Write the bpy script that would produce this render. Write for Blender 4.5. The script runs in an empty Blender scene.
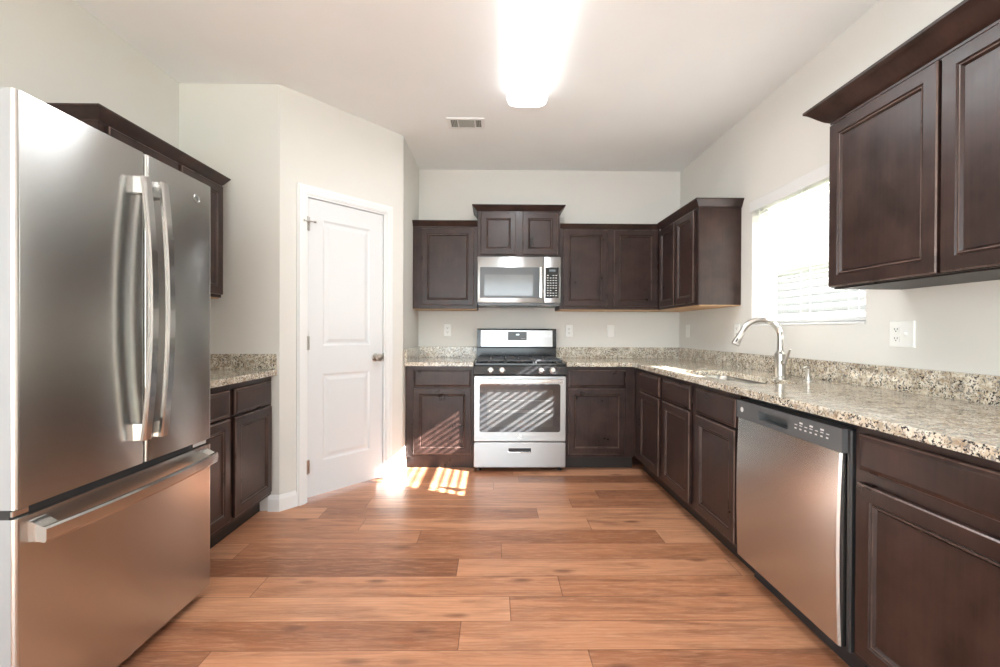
import bpy, bmesh, math, random
from mathutils import Matrix, Vector
random.seed(7)
SC = bpy.context.scene
COL = SC.collection
PI = math.pi

# ------------------------------------------------------------------ dimensions (metres)
FZ = 0.04                    # floor level
CH = 2.685                   # ceiling
D = 4.19                     # back wall
XR = 1.755                   # right wall
XL = -1.955                  # left wall
YN = 2.765                   # niche wall at the left, facing the room
PA = (-1.335, YN)            # pantry corner (left)
PB = (-0.72, 3.47)           # pantry corner (right)
YREAR = -2.6
SUN_DIR = Vector((-1.0, 0.42, -0.665))

# ------------------------------------------------------------------ camera
def make_camera():
    f, yaw, pit, rol, h = 442.9, .012, -.0054, .0043, 1.164
    def m(r): return Matrix(r)
    c, s = math.cos(yaw), math.sin(yaw); A = m(((c, -s, 0), (s, c, 0), (0, 0, 1)))
    c, s = math.cos(pit), math.sin(pit); B = m(((1, 0, 0), (0, c, s), (0, -s, c)))
    c, s = math.cos(rol), math.sin(rol); C = m(((c, 0, s), (0, 1, 0), (-s, 0, c)))
    R = C @ B @ A
    right, fwd, up = Vector(R[0]), Vector(R[1]), Vector(R[2])
    M = Matrix((( right.x, up.x, -fwd.x, 0), (right.y, up.y, -fwd.y, 0), (right.z, up.z, -fwd.z, h), (0, 0, 0, 1)))
    cd = bpy.data.cameras.new('camera'); co = bpy.data.objects.new('camera', cd); COL.objects.link(co)
    cd.sensor_fit = 'HORIZONTAL'; cd.sensor_width = 36.0; cd.lens = f * 36.0 / 1000.0
    cd.clip_start = 0.02; cd.clip_end = 200
    co.matrix_world = M
    SC.camera = co
make_camera()

# ------------------------------------------------------------------ world, sun, added fill lights, exposure
w = bpy.data.worlds.new('world'); SC.world = w; w.use_nodes = True
bg = w.node_tree.nodes['Background']; bg.inputs[0].default_value = (0.93, 0.96, 1.0, 1); bg.inputs[1].default_value = 1.4
def lamp(name, kind, energy, loc, direction, color=(1, 1, 1), **kw):
    ld = bpy.data.lights.new(name, kind); ld.energy = energy; ld.color = color
    for k, v in kw.items(): setattr(ld, k, v)
    o = bpy.data.objects.new(name, ld); COL.objects.link(o); o.location = loc
    o.rotation_euler = Vector(direction).to_track_quat('-Z', 'Y').to_euler()
    return o
lamp('sun', 'SUN', 85.0, (6, -2, 6), SUN_DIR, (1.0, 0.99, 0.975), angle=0.009)
lamp('added_fill_rear', 'AREA', 68.0, (-0.2, YREAR + 0.02, 1.25), (0, 1, 0), (0.80, 0.935, 1.0), shape='RECTANGLE', size=2.4, size_y=2.0)  # added soft fill from behind the camera, stands in for an unseen window
lamp('added_fill_left', 'AREA', 36.0, (XL - 0.02, -1.2, 1.35), (1, 0, 0), (0.80, 0.935, 1.0), shape='RECTANGLE', size=1.6, size_y=1.5)  # second added fill, from the unseen left side behind the camera
lamp('lamp_fluorescent', 'AREA', 20.0, (0.2, 2.2, 2.585), (0, 0, -1), (0.93, 0.97, 1.0), shape='RECTANGLE', size=.26, size_y=1.2)
SC.view_settings.view_transform = 'Standard'; SC.view_settings.look = 'None'
SC.view_settings.gamma = 1.0; SC.view_settings.use_curve_mapping = False
SC.view_settings.exposure = 0.46

# ------------------------------------------------------------------ materials
class N:
    def __init__(s, name):
        s.m = bpy.data.materials.new(name); s.m.use_nodes = True
        s.t = s.m.node_tree; s.b = s.t.nodes['Principled BSDF']
    def n(s, kind, **kw):
        x = s.t.nodes.new(kind)
        for k, v in kw.items():
            if k == 'ins':
                for a, b in v.items(): s.inp(x, a, b)
            else: setattr(x, k, v)
        return x
    def inp(s, node, k, v):
        i = node.inputs[k]
        if isinstance(v, bpy.types.NodeSocket): s.t.links.new(v, i)
        else: i.default_value = v
    def math(s, op, a, b=0.0, c=None):
        x = s.n('ShaderNodeMath', operation=op); s.inp(x, 0, a); s.inp(x, 1, b)
        if c is not None: s.inp(x, 2, c)
        return x.outputs[0]
    def ramp(s, fac, stops, interp='LINEAR'):
        r = s.n('ShaderNodeValToRGB'); r.color_ramp.interpolation = interp
        e = r.color_ramp.elements
        while len(e) < len(stops): e.new(0.5)
        for i, (p, c) in enumerate(stops):
            e[i].position = p; e[i].color = (c, c, c, 1) if not hasattr(c, '__len__') else tuple(c) + (1,)
        s.inp(r, 'Fac', fac); return r.outputs['Color']
    def mix(s, fac, a, b, blend='MIX'):
        x = s.n('ShaderNodeMix', data_type='RGBA', blend_type=blend)
        s.inp(x, 0, fac)
        for k, v in ((6, a), (7, b)):
            if isinstance(v, (tuple, list)): v = tuple(v) + (1,) if len(v) == 3 else v
            s.inp(x, k, v)
        return x.outputs[2]
    def coords(s, scale=(1, 1, 1), world=False):
        if world: src = s.n('ShaderNodeNewGeometry').outputs['Position']
        else: src = s.n('ShaderNodeTexCoord').outputs['Object']
        mp = s.n('ShaderNodeMapping'); s.inp(mp, 'Vector', src); mp.inputs['Scale'].default_value = scale
        return mp.outputs[0]
    def noise(s, vec, scale, detail=3, rough=.5, dist=0):
        x = s.n('ShaderNodeTexNoise'); s.inp(x, 'Vector', vec)
        x.inputs['Scale'].default_value = scale; x.inputs['Detail'].default_value = detail
        x.inputs['Roughness'].default_value = rough; x.inputs['Distortion'].default_value = dist
        return x.outputs['Fac']
    def set(s, **kw):
        for k, v in kw.items():
            k = k.replace('_', ' ')
            if isinstance(v, tuple) and len(v) == 3: v = v + (1,)
            s.inp(s.b, k, v)
        return s
    def bump(s, h, strength, dist=.01):
        x = s.n('ShaderNodeBump'); s.inp(x, 'Height', h); x.inputs['Strength'].default_value = strength
        x.inputs['Distance'].default_value = dist; s.inp(s.b, 'Normal', x.outputs[0])

def plain(name, col, rough=.5, metal=0.0, **kw):
    n = N(name); n.set(Base_Color=col, Roughness=rough, Metallic=metal, **kw); return n.m

def paint(name, col, rough=.75, var=.03):
    n = N(name); v = n.coords(world=True)
    f = n.noise(v, 2.2, 2)
    c = n.mix(n.ramp(f, [(.3, 0.0), (.7, 1.0)]), tuple(x * (1 - var) for x in col), col)
    n.inp(n.b, 'Base Color', c); n.set(Roughness=rough)
    n.bump(n.noise(v, 220, 2), .06, .002)
    return n.m
M_WALL = paint('wall_paint', (.70, .682, .638))
M_CEIL = paint('ceiling_paint', (.87, .89, .885), .85)
M_TRIM = plain('white_trim_paint', (.78, .78, .77), .35)
M_DOORP = plain('white_door_paint', (.69, .695, .70), .32)

def wood_floor():
    n = N('laminate_planks')
    pos = n.n('ShaderNodeNewGeometry').outputs['Position']
    sp = n.n('ShaderNodeSeparateXYZ'); n.inp(sp, 0, pos); X, Y = sp.outputs[0], sp.outputs[1]
    PW, PL = .157, 1.32
    ry = n.math('DIVIDE', n.math('ADD', Y, 10.064), PW); row = n.math('FLOOR', ry); fy = n.math('FRACT', ry)
    wn = n.n('ShaderNodeTexWhiteNoise', noise_dimensions='1D'); n.inp(wn, 'W', row)
    rx = n.math('ADD', n.math('DIVIDE', n.math('ADD', X, 20), PL), wn.outputs['Value']); col = n.math('FLOOR', rx); fx = n.math('FRACT', rx)
    cv = n.n('ShaderNodeCombineXYZ'); n.inp(cv, 0, row); n.inp(cv, 1, col)
    w2 = n.n('ShaderNodeTexWhiteNoise', noise_dimensions='3D'); n.inp(w2, 'Vector', cv.outputs[0])
    rnd = w2.outputs['Value']
    # grain coordinates, shifted for every plank
    gv = n.n('ShaderNodeCombineXYZ'); n.inp(gv, 0, n.math('ADD', n.math('MULTIPLY', X, 1.3), n.math('MULTIPLY', rnd, 37.0)))
    n.inp(gv, 1, n.math('ADD', n.math('MULTIPLY', Y, 11.0), n.math('MULTIPLY', rnd, 91.0))); n.inp(gv, 2, n.math('MULTIPLY', rnd, 11.0))
    big = n.noise(gv.outputs[0], 1.3, 4, .55, 1.2)
    fine = n.noise(gv.outputs[0], 7.0, 6, .65, .8)
    base = n.ramp(rnd, [(0.0, (.225, .086, .042)), (.3, (.35, .142, .070)), (.6, (.47, .205, .104)), (1.0, (.62, .31, .175))])
    c1 = n.mix(n.ramp(big, [(.42, 0.0), (.70, .6)]), base, (.15, .055, .030))
    c2 = n.mix(n.ramp(fine, [(.45, 0.0), (.78, .5)]), c1, (.68, .385, .235))
    # rings of open grain
    wv = n.n('ShaderNodeTexWave', wave_type='BANDS', bands_direction='Y'); n.inp(wv, 'Vector', gv.outputs[0])
    wv.inputs['Scale'].default_value = 1.6; wv.inputs['Distortion'].default_value = 7; wv.inputs['Detail'].default_value = 3; wv.inputs['Detail Scale'].default_value = .9
    c3 = n.mix(n.math('MULTIPLY', n.ramp(wv.outputs['Fac'], [(.78, 0.0), (.98, 1.0)]), .22), c2, (.25, .10, .06))
    # knots
    kv = n.n('ShaderNodeCombineXYZ'); n.inp(kv, 0, n.math('MULTIPLY', X, 2.6)); n.inp(kv, 1, n.math('MULTIPLY', Y, 7.5))
    vo = n.n('ShaderNodeTexVoronoi'); n.inp(vo, 'Vector', kv.outputs[0]); vo.inputs['Scale'].default_value = 1.0; vo.inputs['Randomness'].default_value = 1.0
    kd = n.math('ADD', vo.outputs['Distance'], n.math('MULTIPLY', n.noise(gv.outputs[0], 9, 3), .10))
    c4 = n.mix(n.ramp(kd, [(.10, .7), (.22, 0.0)]), c3, (.13, .05, .03))
    seamy = n.math('LESS_THAN', n.math('MINIMUM', fy, n.math('SUBTRACT', 1.0, fy)), .010)
    seamx = n.math('LESS_THAN', n.math('MINIMUM', fx, n.math('SUBTRACT', 1.0, fx)), .0014)
    seam = n.math('MAXIMUM', seamy, seamx)
    c5 = n.mix(n.math('MULTIPLY', seam, .6), c4, (.09, .035, .02))
    n.inp(n.b, 'Base Color', c5)
    n.inp(n.b, 'Roughness', n.ramp(fine, [(.3, .30), (.8, .42)])); n.set(Specular_IOR_Level=.45)
    n.bump(n.math('SUBTRACT', n.math('MULTIPLY', fine, .25), seam), .18, .002)
    return n.m
M_FLOOR = wood_floor()

def granite():
    n = N('speckled_granite'); v = n.coords((1.35, 1.35, 1.35), world=True)
    base = n.ramp(n.noise(v, 13, 4, .6, .6), [(.32, (.30, .24, .175)), (.48, (.50, .42, .31)), (.66, (.70, .63, .51))])
    fl = n.ramp(n.noise(v, 42, 3, .7), [(.46, 0.0), (.60, 1.0)])
    c = n.mix(n.math('MULTIPLY', fl, .55), base, (.80, .77, .68))
    tan = n.ramp(n.noise(v, 27, 2, .6, 1.0), [(.57, 0.0), (.66, .8)])
    c = n.mix(tan, c, (.34, .235, .15))
    g = n.ramp(n.noise(v, 60, 3, .7, .6), [(.555, 0.0), (.61, .85)])
    c = n.mix(g, c, (.17, .165, .16))
    patch = n.noise(v, 9, 2)
    bk = n.math('MULTIPLY', n.ramp(n.noise(v, 95, 2, .6), [(.56, 0.0), (.60, 1.0)]), n.ramp(patch, [(.36, .3), (.52, 1.0)]))
    c = n.mix(bk, c, (.03, .028, .03))
    n.inp(n.b, 'Base Color', c); n.set(Roughness=.12, Specular_IOR_Level=.55)
    return n.m
M_GRAN = granite()

def cabinet_wood(name='espresso_wood', a=(.014, .0075, .0062), b=(.052, .0265, .0210), rough=(.26, .40)):
    n = N(name); v = n.coords(world=True); vs = n.coords((40, 40, 1.6), world=True)
    m = n.noise(v, 8, 3, .55); g = n.noise(vs, 2, 4, .6)
    f = n.math('ADD', n.math('MULTIPLY', m, .72), n.math('MULTIPLY', g, .28))
    n.inp(n.b, 'Base Color', n.ramp(f, [(.30, a), (.70, b)]))
    n.inp(n.b, 'Roughness', n.ramp(m, [(.25, rough[0]), (.75, rough[1])]))
    n.set(Specular_IOR_Level=.36)
    return n.m
M_EDGE = cabinet_wood('worn_highlit_wood_edge', (.075, .048, .040), (.17, .115, .095), (.24, .34))  # worn edges, lightened further so edge highlights sit in the colour
M_CAB = cabinet_wood()
M_UNDER = cabinet_wood('raw_maple_veneer', (.50, .30, .15), (.64, .42, .24), (.5, .6))
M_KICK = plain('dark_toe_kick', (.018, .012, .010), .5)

def steel(name='brushed_steel', axis=2, col=(.59, .585, .565), rough=.24):
    n = N(name)
    sc = [300, 300, 300]; sc[axis] = 2.0
    v = n.coords(tuple(sc)); f = n.noise(v, 1.5, 2, .5)
    n.inp(n.b, 'Base Color', n.mix(f, tuple(x * .95 for x in col), tuple(x * 1.03 for x in col)))
    n.set(Roughness=rough, Metallic=1.0, Anisotropic=.7, Anisotropic_Rotation=.25)
    tg = n.n('ShaderNodeTangent', direction_type='RADIAL', axis='Z'); n.inp(n.b, 'Tangent', tg.outputs[0])
    return n.m
M_STEEL_V = steel('brushed_steel_vertical', 2)
M_STEEL_H = steel('brushed_steel_horizontal', 0, (.45, .455, .455), .32)
M_NICKEL = plain('satin_nickel', (.50, .475, .44), .28, 1.0)
M_CHROME = plain('polished_steel', (.62, .62, .61), .18, 1.0)
M_FSIDE = plain('grey_painted_steel', (.33, .34, .35), .45, .2)
M_BLACK = plain('gloss_black_enamel', (.012, .012, .013), .16)
M_BLACKM = plain('matte_black_plastic', (.02, .02, .022), .45)
M_IRON = plain('cast_iron', (.055, .055, .058), .42)
M_GLASSB = plain('dark_oven_glass', (.035, .035, .037), .05, 0.0, Specular_IOR_Level=.9)
M_MWGL = plain('grey_mesh_glass', (.16, .165, .165), .12, 0.0, Specular_IOR_Level=.9)
M_GREYPL = plain('charcoal_panel', (.085, .088, .09), .3)
M_MARK = plain('light_grey_print', (.62, .62, .60), .5)
M_PLASTIC = plain('white_plastic', (.82, .82, .79), .35)
M_SLOT = plain('dark_slot', (.03, .03, .03), .6)
M_VINYL = plain('white_vinyl', (.85, .86, .86), .35)
M_SIDING = plain('pale_siding', (.47, .48, .48), .7)
def blind_mat():
    n = N('white_blind_slat'); n.set(Base_Color=(.72, .72, .71), Roughness=.4)
    n.b.inputs['Transmission Weight'].default_value = 0.0
    n.b.inputs['Subsurface Weight'].default_value = 0.0
    return n.m
M_BLIND = blind_mat()
def glass_mat():
    n = N('window_glass'); t = n.t
    tr = n.n('ShaderNodeBsdfTransparent'); gl = n.n('ShaderNodeBsdfGlossy'); gl.inputs['Roughness'].default_value = .02
    mx = n.n('ShaderNodeMixShader'); mx.inputs[0].default_value = .06
    t.links.new(tr.outputs[0], mx.inputs[1]); t.links.new(gl.outputs[0], mx.inputs[2])
    t.links.new(mx.outputs[0], t.nodes['Material Output'].inputs[0]); return n.m
M_GLASS = glass_mat()
def emis(name, col, s):
    n = N(name); n.set(Base_Color=(.8, .8, .8), Emission_Color=col, Emission_Strength=s); return n.m
M_LAMP = emis('lit_acrylic_diffuser', (.97, .985, 1.0), 2.3)
M_LED = emis('lit_clock_digits', (.75, .9, 1.0), 1.6)

# ------------------------------------------------------------------ mesh helpers
def link(name, bm, mat, parent=None, smooth=False, loc=None):
    me = bpy.data.meshes.new(name); bmesh.ops.recalc_face_normals(bm, faces=bm.faces); bm.to_mesh(me); bm.free()
    mats = mat if isinstance(mat, (list, tuple)) else [mat]
    for m in mats: me.materials.append(m)
    if smooth:
        for p in me.polygons: p.use_smooth = True
    o = bpy.data.objects.new(name, me); COL.objects.link(o)
    if parent: o.parent = parent
    if loc: o.location = loc
    return o
def sharp(o, ang=35):
    me = o.data
    for p in me.polygons: p.use_smooth = True
    bm = bmesh.new(); bm.from_mesh(me)
    for e in bm.edges:
        if len(e.link_faces) == 2 and e.calc_face_angle(0) > math.radians(ang): e.smooth = False
    bm.to_mesh(me); bm.free()
    return o
def box(bm, x0, x1, y0, y1, z0, z1, bev=0, seg=1, mi=0):
    r = bmesh.ops.create_cube(bm, size=1.0)
    vs = r['verts']
    for v in vs:
        v.co = Vector(((x0 + x1) / 2 + v.co.x * abs(x1 - x0), (y0 + y1) / 2 + v.co.y * abs(y1 - y0), (z0 + z1) / 2 + v.co.z * abs(z1 - z0)))
    fs = {f for v in vs for f in v.link_faces}
    for f in fs: f.material_index = mi
    if bev:
        es = {e for v in vs for e in v.link_edges}
        r = bmesh.ops.bevel(bm, geom=list(es), offset=bev, segments=seg, profile=.5, affect='EDGES')
        for f in r['faces']: f.material_index = mi
    return vs
def B(*a, **k):
    bm = bmesh.new(); box(bm, *a, **k); return bm
def cyl(bm, p0, p1, r0, r1=None, seg=24, cap=True):
    r1 = r0 if r1 is None else r1
    p0, p1 = Vector(p0), Vector(p1); d = p1 - p0
    q = d.to_track_quat('Z', 'Y').to_matrix().to_4x4(); q.translation = (p0 + p1) / 2
    bmesh.ops.create_cone(bm, cap_ends=cap, segments=seg, radius1=r0, radius2=r1, depth=d.length, matrix=q)
def lathe(bm, prof, axis0, axisdir, seg=24):
    """prof: list of (radius, along)"""
    a = Vector(axisdir).normalized(); q = a.to_track_quat('Z', 'Y'); rings = []
    for r, t in prof:
        ring = []
        for i in range(seg):
            th = 2 * PI * i / seg
            ring.append(bm.verts.new(Vector(axis0) + q @ Vector((r * math.cos(th), r * math.sin(th), t))))
        rings.append(ring)
    for a_, b_ in zip(rings, rings[1:]):
        for i in range(seg): bm.faces.new((a_[i], a_[(i + 1) % seg], b_[(i + 1) % seg], b_[i]))
    bm.faces.new(rings[0][::-1]); bm.faces.new(rings[-1])
def tube(bm, pts, r, seg=14):
    pts = [Vector(p) for p in pts]; n = len(pts)
    rr = r if hasattr(r, '__len__') else [r] * n
    t0 = (pts[1] - pts[0]).normalized(); up = Vector((0, 0, 1)) if abs(t0.z) < .9 else Vector((0, 1, 0))
    nrm = (up - t0 * up.dot(t0)).normalized(); rings = []
    for i, p in enumerate(pts):
        t = (pts[min(i + 1, n - 1)] - pts[max(i - 1, 0)]).normalized()
        nrm = (nrm - t * nrm.dot(t)).normalized(); b = t.cross(nrm)
        rings.append([bm.verts.new(p + (nrm * math.cos(2 * PI * k / seg) + b * math.sin(2 * PI * k / seg)) * rr[i]) for k in range(seg)])
    for a_, b_ in zip(rings, rings[1:]):
        for k in range(seg): bm.faces.new((a_[k], a_[(k + 1) % seg], b_[(k + 1) % seg], b_[k]))
    bm.faces.new(rings[0][::-1]); bm.faces.new(rings[-1])
def ribbon(bm, pts, wv, tv_list, w, t):
    """bar of rectangular section w (along wv) by t (along the local normal) through pts"""
    rings = []
    for p, tv in zip(pts, tv_list):
        p = Vector(p); a = Vector(wv) * w / 2; b = Vector(tv) * t / 2; e = .28
        ring = [p - a + b * (1 - 2 * e), p - a * (1 - e) + b, p + a * (1 - e) + b, p + a + b * (1 - 2 * e), p + a - b, p - a - b]
        rings.append([bm.verts.new(q) for q in ring])
    for r0, r1 in zip(rings, rings[1:]):
        for k in range(6): bm.faces.new((r0[k], r0[(k + 1) % 6], r1[(k + 1) % 6], r1[k]))
    bm.faces.new(rings[0][::-1]); bm.faces.new(rings[-1])
def poly_prism(bm, pts, z0, z1):
    a = [bm.verts.new((x, y, z0)) for x, y in pts]; b = [bm.verts.new((x, y, z1)) for x, y in pts]; n = len(pts)
    bm.faces.new(a[::-1]); bm.faces.new(b)
    for i in range(n): bm.faces.new((a[i], a[(i + 1) % n], b[(i + 1) % n], b[i]))
def sweep(bm, path, prof):
    """profile (out, z) swept along an open XY path; out is to the right of the travel direction; mitred corners"""
    P = [Vector(p) for p in path]; n = len(P); rings = []
    for i in range(n):
        ds = []
        if i > 0: ds.append((P[i] - P[i - 1]).normalized())
        if i < n - 1: ds.append((P[i + 1] - P[i]).normalized())
        ns = [Vector((d.y, -d.x)) for d in ds]
        if len(ns) == 2:
            m = (ns[0] + ns[1]).normalized(); m = m / max(.2, m.dot(ns[0]))
        else: m = ns[0]
        rings.append([bm.verts.new((P[i].x + m.x * o, P[i].y + m.y * o, z)) for o, z in prof])
    k = len(prof)
    for a_, b_ in zip(rings, rings[1:]):
        for j in range(k): bm.faces.new((a_[j], a_[(j + 1) % k], b_[(j + 1) % k], b_[j]))
    bm.faces.new(rings[0][::-1]); bm.faces.new(rings[-1])
def rloop(bm, x0, x1, z0, z1, y):
    return [bm.verts.new(p) for p in ((x0, y, z0), (x1, y, z0), (x1, y, z1), (x0, y, z1))]
def stitch(bm, a, b, mi=0):
    n = len(a)
    for i in range(n):
        f = bm.faces.new((a[i], a[(i + 1) % n], b[(i + 1) % n], b[i])); f.material_index = mi
def panel_front(bm, x0, x1, z0, z1, prof, y0=0.0, edges=()):
    """prof: (inset, height above y0 towards -y)"""
    loops = [rloop(bm, x0 + i, x1 - i, z0 + i, z1 - i, y0 - h) for i, h in prof]
    bm.faces.new(loops[0])
    for q, (a_, b_) in enumerate(zip(loops, loops[1:])): stitch(bm, a_, b_, 1 if q in edges else 0)
    bm.faces.new(loops[-1])
def rrect(x0, x1, z0, z1, r, seg=5):
    out = []
    for cx, cz, a0 in ((x1 - r, z1 - r, 0), (x0 + r, z1 - r, 90), (x0 + r, z0 + r, 180), (x1 - r, z0 + r, 270)):
        for i in range(seg + 1):
            a = math.radians(a0 + 90 * i / seg); out.append((cx + r * math.cos(a), cz + r * math.sin(a)))
    return out
def rplate(bm, x0, x1, z0, z1, y0, y1, r):
    """rounded plate in the XZ plane between y0 (back) and y1 (front)"""
    pts = rrect(x0, x1, z0, z1, r)
    a = [bm.verts.new((x, y0, z)) for x, z in pts]; b = [bm.verts.new((x, y1, z)) for x, z in pts]
    bm.faces.new(a); bm.faces.new(b[::-1]); stitch(bm, a, b)

def text(name, body, size, parent, loc, rot, mat, ext=.0004):
    c = bpy.data.curves.new(name, 'FONT'); c.body = body; c.size = size; c.align_x = 'CENTER'; c.align_y = 'CENTER'; c.extrude = ext
    tmp = bpy.data.objects.new(name, c); me = bpy.data.meshes.new_from_object(tmp); bpy.data.objects.remove(tmp)
    me.materials.clear(); me.materials.append(mat); o = bpy.data.objects.new(name, me); COL.objects.link(o); o.parent = parent
    o.location = loc; o.rotation_euler = rot; return o

def tag(o, label, cat, group=None):
    o['label'] = label; o['category'] = cat
    if group: o['group'] = group
    return o
def root(name, label, cat, loc=(0, 0, 0), rz=0, group=None):
    o = bpy.data.objects.new(name, None); COL.objects.link(o); o.empty_display_size = .1
    o.location = loc; o.rotation_euler = (0, 0, rz); return tag(o, label, cat, group)
def struct(o): o['kind'] = 'structure'; return o

# ------------------------------------------------------------------ room shell
T = .15
struct(link('floor', B(XL - T, XR + T, YREAR - T, D + T, FZ - .05, FZ), M_FLOOR))
struct(link('ceiling', B(XL - T, XR + T, YREAR - T, D + T, CH, CH + .1), M_CEIL))
struct(link('wall_back', B(PB[0] - .1, XR + T, D, D + T, FZ, CH), M_WALL))
# left wall with an opening for the added fill light, far behind the camera
bm = bmesh.new()
box(bm, XL - T, XL, -.3, YN, FZ, CH); box(bm, XL - T, XL, YREAR - T, -2.1, FZ, CH)
box(bm, XL - T, XL, -2.1, -.3, FZ, .5); box(bm, XL - T, XL, -2.1, -.3, 2.2, CH)
struct(link('wall_left', bm, M_WALL))
struct(link('wall_niche', B(XL - T, PA[0], YN, YN + .1, FZ, CH), M_WALL))
bm = bmesh.new()
box(bm, XL - T, -1.5, YREAR - T, YREAR, FZ, CH); box(bm, 1.1, XR + T, YREAR - T, YREAR, FZ, CH); box(bm, -1.5, 1.1, YREAR - T, YREAR, 2.3, CH)
struct(link('wall_rear', bm, M_WALL))
# right wall with the sink window opening
WY0, WY1, WZ0, WZ1 = 2.075, 3.005, 1.205, 2.035
bm = bmesh.new()
box(bm, XR, XR + T, YREAR - T, WY0, FZ, CH); box(bm, XR, XR + T, WY1, D, FZ, CH)
box(bm, XR, XR + T, WY0, WY1, FZ, WZ0); box(bm, XR, XR + T, WY0, WY1, WZ1, CH)
bmesh.ops.remove_doubles(bm, verts=bm.verts, dist=1e-5)
struct(link('wall_right', bm, M_WALL))
# pantry: diagonal wall with the door opening, return wall
dv = Vector((PB[0] - PA[0], PB[1] - PA[1])); DLEN = dv.length; DANG = math.atan2(dv.y, dv.x)
DX0, DX1, DZT = .165, .775, 2.085 - .04      # door opening along the diagonal
pr = Matrix.Translation((PA[0], PA[1], 0)) @ Matrix.Rotation(DANG, 4, 'Z')
bm = bmesh.new()
def wall_poly(bm, pts, z0, z1): poly_prism(bm, pts, z0, z1)
k = .1
box(bm, 0, DX0, 0, k, FZ, CH); box(bm, DX1, DLEN, 0, k, FZ, CH); box(bm, DX0, DX1, 0, k, DZT, CH)
o = struct(link('wall_pantry', bm, M_WALL)); o.matrix_world = pr
struct(link('wall_pantry_return', B(PB[0] - .1, PB[0], PB[1] + .02, D, FZ, CH), M_WALL))

# baseboards
BP = [(0, FZ), (.014, FZ), (.014, FZ + .075), (.010, FZ + .088), (.006, FZ + .10), (0, FZ + .10)]
bm = bmesh.new()
c45 = Vector((math.cos(DANG), math.sin(DANG)))
sweep(bm, [(-1.40, YN), (PA[0], PA[1]), (PA[0] + c45.x * (DX0 - .062), PA[1] + c45.y * (DX0 - .062))], BP)
struct(link('baseboard_pantry', bm, M_TRIM))
bm = bmesh.new(); s1 = DX1 + .062
sweep(bm, [(PA[0] + c45.x * s1, PA[1] + c45.y * s1), (PB[0], PB[1]), (PB[0], PB[1] + .09)], BP)
struct(link('baseboard_return', bm, M_TRIM))

# door casing (local frame of the diagonal)
bm = bmesh.new(); cw = .060
def casing(bm, pts, w):
    # stepped flat casing built from three mitred layers
    (x0, x1, z0, z1) = pts
    for (i, j, h) in ((0.0, 1.0, .010), (.12, .86, .015), (.5, .80, .018)):
        a, b = w * i, w * j
        outer = [(x0 - b, z0), (x0 - b, z1 + b), (x1 + b, z1 + b), (x1 + b, z0)]
        inner = [(x0 - a, z0), (x0 - a, z1 + a), (x1 + a, z1 + a), (x1 + a, z0)]
        F = lambda L, y: [bm.verts.new((p[0], y, p[1])) for p in L]
        o0, o1, i0, i1 = F(outer, 0), F(outer, -h), F(inner, 0), F(inner, -h)
        for q in range(3):
            bm.faces.new((o1[q], o1[q + 1], i1[q + 1], i1[q])); bm.faces.new((o0[q], o0[q + 1], o1[q + 1], o1[q])); bm.faces.new((i0[q], i0[q + 1], i1[q + 1], i1[q]))
        for q in (0, 3): bm.faces.new((o0[q], o1[q], i1[q], i0[q]))
casing(bm, (DX0, DX1, FZ, DZT), cw)
box(bm, DX0, DX0 + .012, -.002, k, FZ, DZT); box(bm, DX1 - .012, DX1, -.002, k, FZ, DZT); box(bm, DX0 + .012, DX1 - .012, -.002, k, DZT - .012, DZT)
o = struct(link('trim_1', bm, M_TRIM)); o.matrix_world = pr

# two panel door
dr = bpy.data.objects.new('door_1', None); COL.objects.link(dr); struct(dr); dr.matrix_world = pr
dx0, dx1, dz0, dz1 = DX0 + .015, DX1 - .016, FZ + .026, DZT - .017
bm = bmesh.new(); yf, yb = .012, .047
PP = [(0, 0), (.012, -.007), (.022, -.007), (.045, -.001), (.050, -.001)]
xs = (dx0, dx0 + .108, dx1 - .108, dx1); zs = (dz0, dz0 + .225, dz0 + .805, dz0 + .995, dz1 - .125, dz1)
for i in range(3):
    for j in range(5):
        if i == 1 and j in (1, 3):
            loops = [rloop(bm, xs[1] + a, xs[2] - a, zs[j] + a, zs[j + 1] - a, yf - h) for a, h in PP]
            for a_, b_ in zip(loops, loops[1:]): stitch(bm, a_, b_)
            bm.faces.new(loops[-1])
        else: bm.faces.new(rloop(bm, xs[i], xs[i + 1], zs[j], zs[j + 1], yf))
bk = rloop(bm, dx0, dx1, dz0, dz1, yb); bm.faces.new(bk)
ft = rloop(bm, dx0, dx1, dz0, dz1, yf); stitch(bm, ft, bk)
bmesh.ops.remove_doubles(bm, verts=bm.verts, dist=1e-5)
link('door_slab', bm, M_DOORP, dr)
bm = bmesh.new(); kx, kz = dx1 - .062, .965
lathe(bm, [(.030, 0), (.030, .004), (.026, .008), (.012, .010), (.010, .028), (.017, .034), (.026, .043), (.028, .054), (.024, .063), (.012, .068)], (kx, yf, kz), (0, -1, 0))
hn = link('door_handle', bm, M_NICKEL, dr, smooth=True); sharp(hn)
bm = bmesh.new(); box(bm, DX1 - .018, DX1 - .0125, -.004, .02, kz - .03, kz + .03)
link('strike_plate', bm, M_NICKEL, dr)
for hz in (.27, 1.08, 1.86):
    bm = bmesh.new(); cyl(bm, (DX0 + .012, .002, hz - .045), (DX0 + .012, .002, hz + .045), .0065, seg=12)
    box(bm, DX0 + .012, DX0 + .030, .004, .0115, hz - .044, hz + .044)
    link('hinge', bm, M_NICKEL, dr)
bm = bmesh.new(); cyl(bm, (DX0 + .012, -.003, 1.865), (DX0 + .012, -.003, 1.872), .011, seg=12)
cyl(bm, (DX0 - .018, -.014, 1.872), (DX0 + .050, -.024, 1.872), .0045, seg=10); cyl(bm, (DX0 + .046, -.0235, 1.872), (DX0 + .056, -.0245, 1.872), .008, seg=12)
cyl(bm, (DX0 - .022, -.0125, 1.872), (DX0 - .014, -.0145, 1.872), .008, seg=12)
link('hinge_pin_door_stop', bm, M_NICKEL, dr)

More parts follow.
